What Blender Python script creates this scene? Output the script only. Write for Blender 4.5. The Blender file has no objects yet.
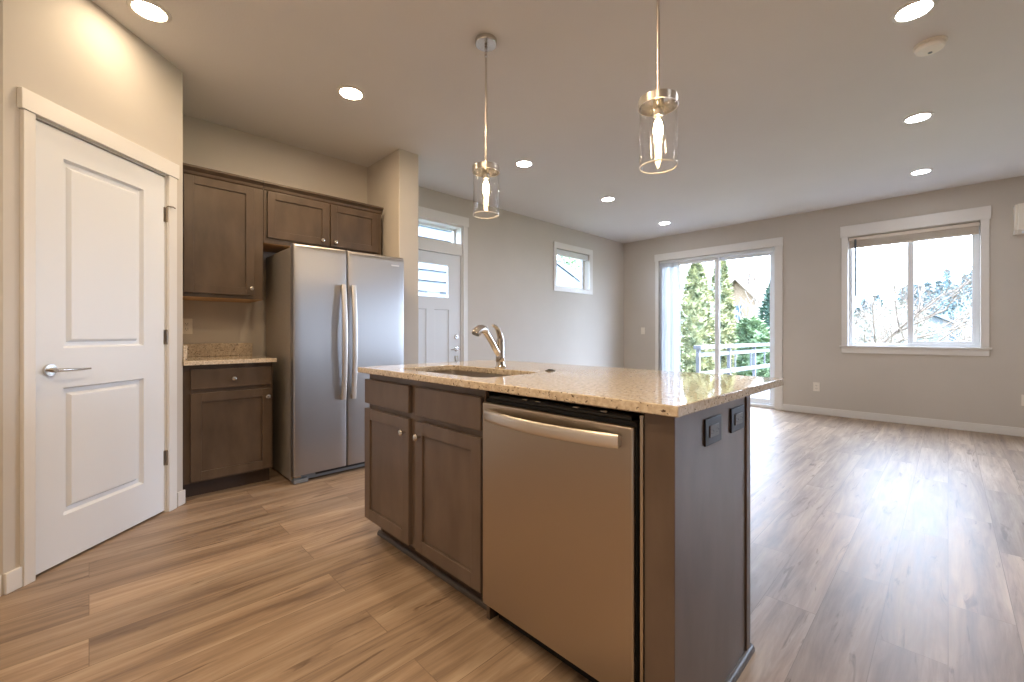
import bpy, bmesh, math, random
from mathutils import Matrix, Vector
random.seed(7)
C = bpy.context.scene.collection
sc = bpy.context.scene
PI = math.pi

# ------------------------------------------------------------------ camera, sky, sun, exposure
cam = bpy.data.objects.new('camera', bpy.data.cameras.new('camera'))
C.objects.link(cam)
cam.location = (0, 0, 1.078)
cam.rotation_euler = (PI / 2, 0, math.radians(-45) + 0.0066)
cam.data.sensor_width = 36.0
cam.data.lens = 429.5 / 1024 * 36.0
cam.data.shift_x = -0.9 / 1024
cam.data.shift_y = -6.9 / 1024
cam.data.clip_start = 0.02
cam.data.clip_end = 500
sc.camera = cam

world = bpy.data.worlds.new('sky')
sc.world = world
world.use_nodes = True
bg = world.node_tree.nodes['Background']
bg.inputs['Color'].default_value = (0.62, 0.765, 1.0, 1)
bg.inputs['Strength'].default_value = 11.5

sun = bpy.data.objects.new('sun', bpy.data.lights.new('sun', 'SUN'))
C.objects.link(sun)
sun.data.energy = 7.0
sun.data.angle = 0.02
sun.data.color = (1.0, 0.93, 0.82)
sun.rotation_euler = Vector((0.04, 0.50, -0.86)).to_track_quat('-Z', 'Y').to_euler()

vs = sc.view_settings
vs.view_transform = 'Standard'
vs.look = 'None'
vs.gamma = 1.0
vs.exposure = 1.06
vs.use_curve_mapping = False
sc.cycles.use_denoising = True
sc.cycles.caustics_reflective = False
sc.cycles.caustics_refractive = False
sc.cycles.max_bounces = 12
sc.cycles.diffuse_bounces = 6
sc.cycles.transparent_max_bounces = 16

KITCHEN_LAMP = (1.0, 0.735, 0.46)
LIVING_LAMP = (1.0, 0.97, 0.95)
L_KITCHEN, L_LIVING = 190.0, 48.0

# ------------------------------------------------------------------ helpers
def lin(c):
    return tuple(((x / 255) / 12.92 if x / 255 <= 0.04045 else ((x / 255 + 0.055) / 1.055) ** 2.4) for x in c) + (1,)

class MB:
    """collects shapes in one mesh"""
    def __init__(s):
        s.v = []; s.f = []; s.m = Matrix.Identity(4)
    def add(s, vs_, fs):
        o = len(s.v)
        s.v += [tuple(s.m @ Vector(p)) for p in vs_]
        s.f += [tuple(i + o for i in f) for f in fs]
    def box(s, x0, x1, y0, y1, z0, z1):
        if x0 > x1: x0, x1 = x1, x0
        if y0 > y1: y0, y1 = y1, y0
        if z0 > z1: z0, z1 = z1, z0
        s.add([(x0, y0, z0), (x1, y0, z0), (x1, y1, z0), (x0, y1, z0), (x0, y0, z1), (x1, y0, z1), (x1, y1, z1), (x0, y1, z1)],
              [(0, 3, 2, 1), (4, 5, 6, 7), (0, 1, 5, 4), (1, 2, 6, 5), (2, 3, 7, 6), (3, 0, 4, 7)])
        return s
    def loops(s, rings, cap0=True, cap1=True):
        """bridge closed rings of equal length"""
        n = len(rings[0]); vs_ = [p for r in rings for p in r]; fs = []
        for k in range(len(rings) - 1):
            for i in range(n):
                j = (i + 1) % n
                fs.append((k * n + i, k * n + j, (k + 1) * n + j, (k + 1) * n + i))
        if cap0: fs.append(tuple(range(n - 1, -1, -1)))
        if cap1: fs.append(tuple((len(rings) - 1) * n + i for i in range(n)))
        s.add(vs_, fs); return s
    def lathe(s, prof, org=(0, 0, 0), axis='z', n=32, cap=True):
        """prof: (radius, height) pairs along the axis"""
        rings = []
        for r, h in prof:
            ring = []
            for i in range(n):
                a = 2 * PI * i / n
                c_, s_ = r * math.cos(a), r * math.sin(a)
                p = {'z': (c_, s_, h), 'y': (c_, h, -s_), 'x': (h, c_, s_)}[axis]
                ring.append((p[0] + org[0], p[1] + org[1], p[2] + org[2]))
            rings.append(ring)
        return s.loops(rings, cap, cap)
    def tube(s, pts, rad, n=10, flat=1.0, up=None, sq=1.0):
        """sweep an ellipse (rad wide, rad*flat thick) along points"""
        P = [Vector(p) for p in pts]
        rr = rad if isinstance(rad, (list, tuple)) else [rad] * len(P)
        rings = []
        ref = Vector(up) if up else None
        for i, p in enumerate(P):
            t = (P[min(i + 1, len(P) - 1)] - P[max(i - 1, 0)]).normalized()
            if ref is None:
                ref = Vector((0, 0, 1)) if abs(t.z) < 0.9 else Vector((1, 0, 0))
            a = t.cross(ref).normalized(); b = a.cross(t).normalized()
            if not up: ref = b
            pw = lambda v: math.copysign(abs(v) ** sq, v)
            rings.append([tuple(p + a * (rr[i] * pw(math.cos(2 * PI * k / n))) + b * (rr[i] * flat * pw(math.sin(2 * PI * k / n)))) for k in range(n)])
        return s.loops(rings)
    def prism(s, poly, y0, y1):
        """polygon in x,z extruded along y"""
        return s.loops([[(x, y0, z) for x, z in poly], [(x, y1, z) for x, z in poly]])
    def build(s, name, mat, parent=None, bevel=0, smooth=False, seg=2):
        me = bpy.data.meshes.new(name)
        me.from_pydata(s.v, [], s.f)
        bm = bmesh.new(); bm.from_mesh(me)
        bmesh.ops.remove_doubles(bm, verts=bm.verts, dist=1e-6)
        bmesh.ops.recalc_face_normals(bm, faces=bm.faces)
        bm.to_mesh(me); bm.free()
        me.materials.append(mat)
        o = bpy.data.objects.new(name, me)
        C.objects.link(o)
        if parent: o.parent = parent
        if bevel:
            b = o.modifiers.new('bevel', 'BEVEL'); b.width = bevel; b.segments = seg
            b.limit_method = 'ANGLE'; b.angle_limit = math.radians(40)
        if smooth or bevel:
            for p in me.polygons: p.use_smooth = True
            try:
                me.set_sharp_from_angle(angle=math.radians(38))
            except Exception:
                pass
        return o

def box(*a):
    return MB().box(*a)

def thing(name, label, cat, loc=(0, 0, 0), rz=0.0, group=None):
    o = bpy.data.objects.new(name, None); C.objects.link(o)
    o.empty_display_size = 0.1
    o.location = loc; o.rotation_euler = (0, 0, rz)
    o['label'] = label; o['category'] = cat
    if group: o['group'] = group
    return o

def tag(o, label, cat, group=None):
    o['label'] = label; o['category'] = cat
    if group: o['group'] = group
    return o

def struct_root(name, loc=(0, 0, 0), rz=0.0):
    o = bpy.data.objects.new(name, None); C.objects.link(o)
    o.empty_display_size = 0.1
    o.location = loc; o.rotation_euler = (0, 0, rz); o['kind'] = 'structure'
    return o

def struct(name, mb, mat, parent=None, loc=None, rz=0.0, bevel=0):
    o = mb.build(name, mat, parent, bevel)
    if loc: o.location = loc; o.rotation_euler = (0, 0, rz)
    if not parent: o['kind'] = 'structure'
    return o

def copy_tree(o, parent=None):
    c = o.copy(); C.objects.link(c)
    if parent: c.parent = parent
    for ch in o.children: copy_tree(ch, c)
    return c

def wall_mesh(L, H, t, holes, x0=0.0, z0=0.0):
    """a wall in local x,z with rectangular openings (x0,x1,z0,z1)"""
    xs = sorted({x0, L} | {h[0] for h in holes} | {h[1] for h in holes})
    zs = sorted({z0, H} | {h[2] for h in holes} | {h[3] for h in holes})
    def solid(i, k):
        if i < 0 or k < 0 or i >= len(xs) - 1 or k >= len(zs) - 1: return False
        cx, cz = (xs[i] + xs[i + 1]) / 2, (zs[k] + zs[k + 1]) / 2
        return not any(h[0] < cx < h[1] and h[2] < cz < h[3] for h in holes)
    m = MB()
    for i in range(len(xs) - 1):
        for k in range(len(zs) - 1):
            if not solid(i, k): continue
            a, b, c, d = xs[i], xs[i + 1], zs[k], zs[k + 1]
            q = lambda *p: m.add(p, [(0, 1, 2, 3)])
            q((a, 0, c), (b, 0, c), (b, 0, d), (a, 0, d)); q((a, t, c), (a, t, d), (b, t, d), (b, t, c))
            if not solid(i - 1, k): q((a, 0, c), (a, 0, d), (a, t, d), (a, t, c))
            if not solid(i + 1, k): q((b, 0, c), (b, t, c), (b, t, d), (b, 0, d))
            if not solid(i, k - 1): q((a, 0, c), (a, t, c), (b, t, c), (b, 0, c))
            if not solid(i, k + 1): q((a, 0, d), (b, 0, d), (b, t, d), (a, t, d))
    return m

def rect_loops(m, x0, x1, z0, z1, steps):
    """moulded panel: nested rectangles, steps = (inset, y)"""
    rings = [[(x0 + i, y, z0 + i), (x1 - i, y, z0 + i), (x1 - i, y, z1 - i), (x0 + i, y, z1 - i)] for i, y in steps]
    m.loops(rings, False, True)

def shaker(x0, x1, z0, z1, w=0.055, t=0.02, rec=0.009):
    """recessed panel cabinet door, front face at y=0"""
    m = MB()
    m.box(x0, x0 + w, 0, t, z0, z1).box(x1 - w, x1, 0, t, z0, z1)
    m.box(x0 + w, x1 - w, 0, t, z0, z0 + w).box(x0 + w, x1 - w, 0, t, z1 - w, z1)
    m.box(x0 + w, x1 - w, rec, t, z0 + w, z1 - w)
    return m

def knob_mb(x, z, y=0.0, r=0.0155):
    return MB().lathe([(0.006, y), (0.0055, y - 0.012), (0.009, y - 0.016), (r, y - 0.021), (r * 1.02, y - 0.025), (r * 0.8, y - 0.0295), (r * 0.3, y - 0.0315)], (x, 0, z), 'y', 20)

# ------------------------------------------------------------------ materials
def pmat(name, col, rough=0.5, metal=0.0, spec=0.5, coat=0.0):
    m = bpy.data.materials.new(name); m.use_nodes = True
    b = m.node_tree.nodes['Principled BSDF']
    b.inputs['Base Color'].default_value = col if len(col) == 4 else tuple(col) + (1,)
    b.inputs['Roughness'].default_value = rough; b.inputs['Metallic'].default_value = metal
    b.inputs['Specular IOR Level'].default_value = spec
    b.inputs['Coat Weight'].default_value = coat
    return m

def nodes(m):
    nt = m.node_tree
    return nt, nt.nodes['Principled BSDF'], (lambda t: nt.nodes.new(t)), (lambda a, b: nt.links.new(a, b))

def noise_tint(m, c0, c1, scale=3.0, stretch=(1, 1, 1), detail=4, bump=0.0, bump_scale=200, lo=0.35, hi=0.65):
    nt, b, N, K = nodes(m)
    tc = N('ShaderNodeTexCoord'); mp = N('ShaderNodeMapping'); mp.inputs['Scale'].default_value = stretch
    no = N('ShaderNodeTexNoise'); no.inputs['Scale'].default_value = scale; no.inputs['Detail'].default_value = detail
    rp = N('ShaderNodeValToRGB'); rp.color_ramp.elements[0].position = lo; rp.color_ramp.elements[1].position = hi
    rp.color_ramp.elements[0].color = c0; rp.color_ramp.elements[1].color = c1
    K(tc.outputs['Object'], mp.inputs['Vector']); K(mp.outputs['Vector'], no.inputs['Vector']); K(no.outputs['Fac'], rp.inputs['Fac']); K(rp.outputs['Color'], b.inputs['Base Color'])
    if bump:
        n2 = N('ShaderNodeTexNoise'); n2.inputs['Scale'].default_value = bump_scale
        bp = N('ShaderNodeBump'); bp.inputs['Strength'].default_value = bump; bp.inputs['Distance'].default_value = 0.002
        K(tc.outputs['Object'], n2.inputs['Vector']); K(n2.outputs['Fac'], bp.inputs['Height']); K(bp.outputs['Normal'], b.inputs['Normal'])
    return m

M = {}
M['wall'] = noise_tint(pmat('greige wall paint', lin((200, 194, 186)), 0.7), lin((199, 193, 185)), lin((202, 196, 188)), 2, bump=0.15, bump_scale=160)
M['ceiling'] = noise_tint(pmat('ceiling paint', lin((222, 220, 219)), 0.8), lin((221, 219, 218)), lin((223, 221, 220)), 2, bump=0.35, bump_scale=90)
M['trim'] = pmat('white trim paint', lin((226, 224, 221)), 0.35)
M['door'] = pmat('white door paint', lin((226, 229, 233)), 0.38)
M['vinyl'] = pmat('white vinyl', lin((232, 235, 238)), 0.4)
M['blind'] = pmat('blind slats', lin((214, 203, 190)), 0.6)
M['vane'] = pmat('vertical blind vanes', lin((232, 235, 238)), 0.5)
_nt = M['vane'].node_tree; _t = _nt.nodes.new('ShaderNodeBsdfTranslucent'); _t.inputs['Color'].default_value = lin((226, 232, 238)); _m = _nt.nodes.new('ShaderNodeMixShader'); _m.inputs['Fac'].default_value = 0.16
_nt.links.new(_nt.nodes['Principled BSDF'].outputs['BSDF'], _m.inputs[1]); _nt.links.new(_t.outputs['BSDF'], _m.inputs[2]); _nt.links.new(_m.outputs['Shader'], _nt.nodes['Material Output'].inputs['Surface'])
M['wandmat'] = pmat('smoked plastic', lin((60, 62, 66)), 0.3)
M['plate'] = pmat('white plastic', lin((236, 230, 220)), 0.4)
M['slot'] = pmat('dark slots', lin((60, 56, 52)), 0.5)
M['brownplate'] = pmat('brown plastic', lin((30, 25, 22)), 0.5)
M['brownface'] = pmat('brown device face', lin((78, 68, 62)), 0.4)
M['black'] = pmat('black plastic', lin((22, 21, 21)), 0.4)
M['rubber'] = pmat('black gasket', lin((16, 15, 15)), 0.7)
M['grey'] = noise_tint(pmat('fridge side paint', lin((146, 138, 128)), 0.45), lin((142, 134, 124)), lin((150, 142, 132)), 120)
M['greyplastic'] = pmat('grey plastic', lin((120, 124, 128)), 0.45)
M['nickel'] = pmat('satin nickel', lin((206, 202, 196)), 0.25, 1.0)
M['chrome'] = pmat('polished chrome', lin((205, 200, 194)), 0.12, 1.0)
M['hinge'] = pmat('hinge steel', lin((150, 140, 128)), 0.35, 1.0)

def wood(name, a, b_, rough=0.38, vertical=True):
    m = pmat(name, a, rough)
    noise_tint(m, a, b_, 4.0, (2.5, 2.5, 0.9) if vertical else (0.9, 2.5, 2.5), 5, lo=0.3, hi=0.72)
    return m
M['cab'] = wood('stained maple', lin((72, 59, 48)), lin((94, 78, 64)), 0.33)
M['cabdark'] = wood('stained maple island', lin((92, 78, 69)), lin((110, 95, 85)), 0.32)
M['toe'] = pmat('toe kick', lin((66, 51, 41)), 0.6)
M['maple'] = noise_tint(pmat('unfinished maple', lin((190, 152, 108)), 0.6), lin((182, 144, 102)), lin((198, 160, 116)), 5, (1, 8, 8))
M['shoe'] = pmat('shoe moulding', lin((84, 76, 70)), 0.35)

def steel(name, col, rough, aniso=0.6, axis='Z'):
    m = pmat(name, col, rough, 1.0)
    nt, b, N, K = nodes(m)
    b.inputs['Anisotropic'].default_value = aniso
    tg = N('ShaderNodeTangent'); tg.direction_type = 'RADIAL'; tg.axis = axis
    K(tg.outputs['Tangent'], b.inputs['Tangent'])
    tc = N('ShaderNodeTexCoord'); mp = N('ShaderNodeMapping'); mp.inputs['Scale'].default_value = (4, 4, 900)
    no = N('ShaderNodeTexNoise'); no.inputs['Scale'].default_value = 3.0; no.inputs['Detail'].default_value = 2
    mr = N('ShaderNodeMapRange'); mr.inputs['To Min'].default_value = rough - 0.015; mr.inputs['To Max'].default_value = rough + 0.015
    K(tc.outputs['Object'], mp.inputs['Vector']); K(mp.outputs['Vector'], no.inputs['Vector']); K(no.outputs['Fac'], mr.inputs['Value']); K(mr.outputs['Result'], b.inputs['Roughness'])
    return m
M['steel'] = steel('brushed stainless', lin((174, 172, 172)), 0.36, 0.75)
M['steeldw'] = steel('brushed stainless warm', lin((188, 178, 166)), 0.32)
M['handle'] = pmat('stainless handle', lin((222, 216, 208)), 0.36, 1.0)
M['sinksteel'] = pmat('sink steel', lin((190, 180, 168)), 0.32, 1.0)

def granite():
    m = pmat('speckled beige granite', lin((196, 172, 142)), 0.04)
    nt, b, N, K = nodes(m)
    tc = N('ShaderNodeTexCoord')
    n1 = N('ShaderNodeTexNoise'); n1.inputs['Scale'].default_value = 75; n1.inputs['Detail'].default_value = 5
    r1 = N('ShaderNodeValToRGB')
    e = r1.color_ramp.elements
    e[0].position = 0.32; e[0].color = lin((192, 176, 154)); e[1].position = 0.68; e[1].color = lin((222, 211, 194))
    x = e.new(0.5); x.color = lin((208, 193, 172))
    n2 = N('ShaderNodeTexNoise'); n2.inputs['Scale'].default_value = 115; n2.inputs['Detail'].default_value = 2
    r2 = N('ShaderNodeValToRGB'); r2.color_ramp.elements[0].position = 0.32; r2.color_ramp.elements[1].position = 0.38
    r2.color_ramp.elements[0].color = (1, 1, 1, 1); r2.color_ramp.elements[1].color = (0, 0, 0, 1)
    mx = N('ShaderNodeMixRGB'); mx.inputs['Color2'].default_value = lin((74, 56, 46))
    K(tc.outputs['Object'], n1.inputs['Vector']); K(tc.outputs['Object'], n2.inputs['Vector'])
    K(n1.outputs['Fac'], r1.inputs['Fac']); K(n2.outputs['Fac'], r2.inputs['Fac'])
    K(r2.outputs['Color'], mx.inputs['Fac']); K(r1.outputs['Color'], mx.inputs['Color1']); K(mx.outputs['Color'], b.inputs['Base Color'])
    return m
M['granite'] = granite()

def plank_floor():
    m = pmat('oak plank floor', lin((180, 145, 110)), 0.36, 0.0, 0.55)
    nt, b, N, K = nodes(m)
    tc = N('ShaderNodeTexCoord')
    def brick(c1, c2, mortar):
        br = N('ShaderNodeTexBrick')
        br.offset = 0.37; br.offset_frequency = 2
        br.inputs['Scale'].default_value = 1.0
        br.inputs['Brick Width'].default_value = 1.22; br.inputs['Row Height'].default_value = 0.178
        br.inputs['Mortar Size'].default_value = 0.0012; br.inputs['Mortar Smooth'].default_value = 0.2; br.inputs['Bias'].default_value = 0.0
        br.inputs['Color1'].default_value = c1; br.inputs['Color2'].default_value = c2; br.inputs['Mortar'].default_value = mortar
        K(tc.outputs['Object'], br.inputs['Vector'])
        return br
    idb = brick((0, 0, 0, 1), (1, 1, 1, 1), (0.5, 0.5, 0.5, 1))
    # grain: noise stretched along x, shifted per plank
    mul = N('ShaderNodeVectorMath'); mul.operation = 'MULTIPLY'; mul.inputs[1].default_value = (7.3, 31.7, 3.1)
    K(idb.outputs['Color'], mul.inputs[0])
    ad = N('ShaderNodeVectorMath'); ad.operation = 'ADD'
    K(tc.outputs['Object'], ad.inputs[0]); K(mul.outputs['Vector'], ad.inputs[1])
    def grain(sx, sy, detail, rough=0.6, dist=0.0):
        mp = N('ShaderNodeMapping'); mp.inputs['Scale'].default_value = (sx, sy, 1)
        n = N('ShaderNodeTexNoise'); n.inputs['Scale'].default_value = 1.0; n.inputs['Detail'].default_value = detail; n.inputs['Roughness'].default_value = rough; n.inputs['Distortion'].default_value = dist
        K(ad.outputs['Vector'], mp.inputs['Vector']); K(mp.outputs['Vector'], n.inputs['Vector'])
        return n
    g1 = grain(1.1, 13, 6, 0.65, 0.6); g2 = grain(3.0, 110, 3, 0.6); g3 = grain(2.6, 22, 4, 0.6, 1.2)
    r1 = N('ShaderNodeValToRGB'); e = r1.color_ramp.elements
    e[0].position = 0.30; e[0].color = lin((118, 98, 82)); e[1].position = 0.70; e[1].color = lin((188, 168, 146))
    x = e.new(0.5); x.color = lin((160, 137, 116))
    K(g1.outputs['Fac'], r1.inputs['Fac'])
    # plank to plank tone
    tone = N('ShaderNodeMapRange'); tone.inputs['To Min'].default_value = 0.82; tone.inputs['To Max'].default_value = 1.16
    K(idb.outputs['Color'], tone.inputs['Value'])
    m1 = N('ShaderNodeMixRGB'); m1.blend_type = 'MULTIPLY'; m1.inputs['Fac'].default_value = 1
    K(r1.outputs['Color'], m1.inputs['Color1']); K(tone.outputs['Result'], m1.inputs['Color2'])
    f2 = N('ShaderNodeMapRange'); f2.inputs['From Min'].default_value = 0.3; f2.inputs['From Max'].default_value = 0.7; f2.inputs['To Min'].default_value = 0.9; f2.inputs['To Max'].default_value = 1.06
    K(g2.outputs['Fac'], f2.inputs['Value'])
    m2 = N('ShaderNodeMixRGB'); m2.blend_type = 'MULTIPLY'; m2.inputs['Fac'].default_value = 1
    K(m1.outputs['Color'], m2.inputs['Color1']); K(f2.outputs['Result'], m2.inputs['Color2'])
    # dark mineral streaks
    r3 = N('ShaderNodeValToRGB'); r3.color_ramp.elements[0].position = 0.31; r3.color_ramp.elements[0].color = (0.38, 0.31, 0.26, 1); r3.color_ramp.elements[1].position = 0.39; r3.color_ramp.elements[1].color = (1, 1, 1, 1)
    K(g3.outputs['Fac'], r3.inputs['Fac'])
    m3 = N('ShaderNodeMixRGB'); m3.blend_type = 'MULTIPLY'; m3.inputs['Fac'].default_value = 0.8
    K(m2.outputs['Color'], m3.inputs['Color1']); K(r3.outputs['Color'], m3.inputs['Color2'])
    seam = N('ShaderNodeMixRGB'); seam.inputs['Color2'].default_value = lin((92, 72, 56))
    sf = N('ShaderNodeMath'); sf.operation = 'MULTIPLY'; sf.inputs[1].default_value = 0.7
    K(idb.outputs['Fac'], sf.inputs[0]); K(sf.outputs['Value'], seam.inputs['Fac']); K(m3.outputs['Color'], seam.inputs['Color1'])
    K(seam.outputs['Color'], b.inputs['Base Color'])
    rr = N('ShaderNodeMapRange'); rr.inputs['To Min'].default_value = 0.34; rr.inputs['To Max'].default_value = 0.50
    K(g1.outputs['Fac'], rr.inputs['Value']); K(rr.outputs['Result'], b.inputs['Roughness'])
    bp = N('ShaderNodeBump'); bp.inputs['Strength'].default_value = 0.12; bp.inputs['Distance'].default_value = 0.002
    K(g2.outputs['Fac'], bp.inputs['Height']); K(bp.outputs['Normal'], b.inputs['Normal'])
    return m
M['floor'] = plank_floor()

def glass(name, f0=0.04, scale=0.96):
    """clear thin pane: straight see-through plus a mirror coat that grows toward grazing view"""
    m = bpy.data.materials.new(name); m.use_nodes = True
    nt = m.node_tree; nt.nodes.clear()
    N = nt.nodes.new; K = nt.links.new
    out = N('ShaderNodeOutputMaterial'); tr = N('ShaderNodeBsdfTransparent'); gl = N('ShaderNodeBsdfGlossy'); mx = N('ShaderNodeMixShader')
    gl.inputs['Roughness'].default_value = 0.02
    lw = N('ShaderNodeLayerWeight'); lw.inputs['Blend'].default_value = 0.5
    pw = N('ShaderNodeMath'); pw.operation = 'POWER'; pw.inputs[1].default_value = 5.0
    ma = N('ShaderNodeMath'); ma.operation = 'MULTIPLY_ADD'; ma.inputs[1].default_value = scale; ma.inputs[2].default_value = f0
    K(lw.outputs['Facing'], pw.inputs[0]); K(pw.outputs['Value'], ma.inputs[0]); K(ma.outputs['Value'], mx.inputs['Fac'])
    K(tr.outputs['BSDF'], mx.inputs[1]); K(gl.outputs['BSDF'], mx.inputs[2]); K(mx.outputs['Shader'], out.inputs['Surface'])
    return m
M['glass'] = glass('window glass', 0.025)
M['shadeglass'] = glass('clear bulb glass', 0.03)
M['clearglass'] = glass('clear lamp glass', 0.03, 0.7)
M['rim'] = pmat('ground glass edge', lin((236, 232, 226)), 0.25)

def emit(name, col, s):
    m = bpy.data.materials.new(name); m.use_nodes = True
    nt = m.node_tree; nt.nodes.clear()
    o = nt.nodes.new('ShaderNodeOutputMaterial'); e = nt.nodes.new('ShaderNodeEmission')
    e.inputs['Color'].default_value = tuple(col) + (1,); e.inputs['Strength'].default_value = s
    nt.links.new(e.outputs['Emission'], o.inputs['Surface'])
    return m
M['lampk'] = emit('warm lamp diffuser', KITCHEN_LAMP, L_KITCHEN)
M['lampdim'] = emit('warm lamp diffuser dimmed', (1.0, 0.78, 0.53), 44.0)
M['lampl'] = emit('soft white lamp diffuser', LIVING_LAMP, L_LIVING)
M['filament'] = emit('glowing filament', (1.0, 0.72, 0.40), 60)

# ------------------------------------------------------------------ room shell
HC = 2.743
XB, YA, YK = 6.99, 4.183, 4.07
XW, YR = -1.25, -3.6                        # unseen walls behind and to the right
R90 = -PI / 2
struct('floor', box(XW - 0.1, XB + 0.16, YR - 0.16, YA + 0.16, -0.12, 0), M['floor'])
struct('ceiling', box(XW - 0.1, XB + 0.16, YR - 0.75, YA + 0.5, HC, HC + 0.2), M['ceiling'])

# garden wall (far right), local x runs toward the right of the photo
GY = YA + 0.16                              # local x = GY - Y
gx = lambda Y: GY - Y
SL = (gx(3.50), gx(1.742), 0.0, 2.33)       # sliding door opening
WN = (gx(0.910), gx(-0.250), 0.92, 2.325)   # window opening
W3 = (gx(-1.55), gx(-3.35), 0.75, 2.40)    # unseen opening added for daylight fill
struct('wall_garden', wall_mesh(gx(YR - 0.16), HC, 0.16, [SL, WN, W3]), M['wall'], loc=(XB, GY, 0), rz=R90)
# entry wall
ED = (2.35, 3.261, 0.0, 2.40)               # door with transom
SW = (5.044, 5.895, 1.80, 2.385)
struct('wall_entry', wall_mesh(XB, HC, 0.16, [ED, SW], x0=1.99), M['wall'], loc=(0, YA, 0))
struct('wall_stub', box(1.976, 2.178, 3.452, YA + 0.16, 0, HC), M['wall'], bevel=0.006)
struct('wall_kitchen', box(0.30, 1.976, YK, YK + 0.12, 0, HC), M['wall'])
# pantry diagonal, local x along the wall
PX, PY_ = -0.253, 2.741
PL = 0.9574
PD = (0.106, 0.830, 0.0, 2.036)
struct('wall_pantry', wall_mesh(PL, HC, 0.11, [PD]), M['wall'], loc=(PX, PY_, 0), rz=PI / 4)
struct('wall_pantry_return', box(0.31, 0.4235, 3.418, YK + 0.1, 0, HC), M['wall'])
struct('wall_pantry_side', box(XW - 0.1, PX, PY_, PY_ + 0.11, 0, HC), M['wall'])
struct('wall_back', box(XW - 0.12, XW, YR - 0.16, PY_ + 0.1, 0, HC), M['wall'])
struct('wall_right', wall_mesh(XB + 0.16 - XW, HC, 0.16, []), M['wall'], loc=(XW, YR - 0.16, 0))
struct('trim_pantry_back', box(XW, 0.31, YK + 0.1, YK + 0.14, 0, HC), M['wall'])
struct('wall_pantry_far', box(XW - 0.12, XW, PY_ + 0.1, YK + 0.14, 0, HC), M['wall'])

# unseen window added to bring more daylight into the living room
w3 = struct_root('added_fill_window', (XB + 0.09, -1.55, 0), R90)
m = MB(); m.box(0, 0.04, 0, 0.05, 0.75, 2.40).box(1.76, 1.80, 0, 0.05, 0.75, 2.40).box(0.88, 0.92, 0, 0.05, 0.79, 2.36)
m.box(0.04, 1.76, 0, 0.05, 0.75, 0.79).box(0.04, 1.76, 0, 0.05, 2.36, 2.40)
m.build('frame', M['vinyl'], w3)
box(0.04, 1.76, 0.022, 0.028, 0.79, 2.36).build('glass', M['glass'], w3)

# baseboards
bb = lambda L0, L1: box(L0, L1, -0.014, 0.0, 0, 0.092)
struct('baseboard_garden', bb(gx(1.645), gx(YR)), M['trim'], loc=(XB, GY, 0), rz=R90, bevel=0.003)
struct('baseboard_garden_corner', bb(gx(YA), gx(3.56)), M['trim'], loc=(XB, GY, 0), rz=R90, bevel=0.003)
struct('baseboard_entry', bb(3.33, XB - 0.014), M['trim'], loc=(0, YA, 0), bevel=0.003)
m = box(0.0, 0.060, -0.014, 0, 0, 0.088); m.box(0.904, PL + 0.006, -0.014, 0, 0, 0.088)
struct('baseboard_pantry', m, M['trim'], loc=(PX, PY_, 0), rz=PI / 4, bevel=0.003)
struct('baseboard_pantry_side', box(XW, PX - 0.004, PY_ - 0.014, PY_, 0, 0.088), M['trim'], bevel=0.003)
struct('baseboard_stub', box(1.976 - 0.0, 2.192, 3.438, 3.452, 0, 0.092), M['trim'], bevel=0.003)

# ------------------------------------------------------------------ pantry door (left)
d1 = struct_root('door_1', (PX, PY_, 0), PI / 4)
def casing(parent, x0, x1, ztop, w, head_h, over=0.012, z0=0.0, t=0.018, head_t=0.024, wl=None):
    """flat stock casing around an opening x0..x1 with a taller overhanging head board"""
    wl = wl or w
    m = MB(); m.box(x0 - wl, x0, -t, 0, z0, ztop); m.box(x1, x1 + w, -t, 0, z0, ztop)
    m.build('casing', M['trim'], parent, 0.002)
    box(x0 - wl - over, x1 + w + over, -head_t, 0, ztop, ztop + head_h).build('head_casing', M['trim'], parent, 0.002)
casing(d1, 0.106, 0.830, 2.040, 0.060, 0.088, wl=0.046)
jm = MB(); jm.box(0.106, 0.110, 0.0, 0.11, 0, 2.032).box(0.826, 0.830, 0, 0.11, 0, 2.032).box(0.106, 0.830, 0, 0.11, 2.032, 2.036)
jm.build('jamb', M['trim'], d1)
leaf = MB()
x0, x1, z0, z1 = 0.1115, 0.8245, 0.012, 2.026
p1 = (0.243, 0.678, 1.012, 1.902); p2 = (0.243, 0.678, 0.226, 0.826)
t0, t1 = 0.006, 0.041
leaf.box(x0, p1[0], t0, t1, z0, z1).box(p1[1], x1, t0, t1, z0, z1)
leaf.box(p1[0], p1[1], t0, t1, z0, p2[2]).box(p1[0], p1[1], t0, t1, p2[3], p1[2]).box(p1[0], p1[1], t0, t1, p1[3], z1)
for p in (p1, p2):
    rect_loops(leaf, *p, [(0, t0), (0.003, t0 + 0.006), (0.009, t0 + 0.018), (0.028, t0 + 0.019), (0.033, t0 + 0.012), (0.040, t0 + 0.004), (0.044, t0 + 0.0035)])
leaf_o = leaf.build('door_leaf', M['door'], d1)
h = MB(); h.lathe([(0.027, 0.006), (0.0275, -0.001), (0.026, -0.006), (0.010, -0.007)], (0.180, 0, 0.914), 'y', 32)
h.lathe([(0.009, -0.006), (0.009, -0.045)], (0.180, 0, 0.914), 'y', 16)
h.tube([(0.168, -0.044, 0.914), (0.19, -0.047, 0.914), (0.23, -0.048, 0.9125), (0.28, -0.046, 0.911), (0.325, -0.041, 0.911)], [0.0085, 0.0085, 0.007, 0.006, 0.0045], 12, 1.0)
h.build('lever_handle', M['nickel'], d1, smooth=True)
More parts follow.
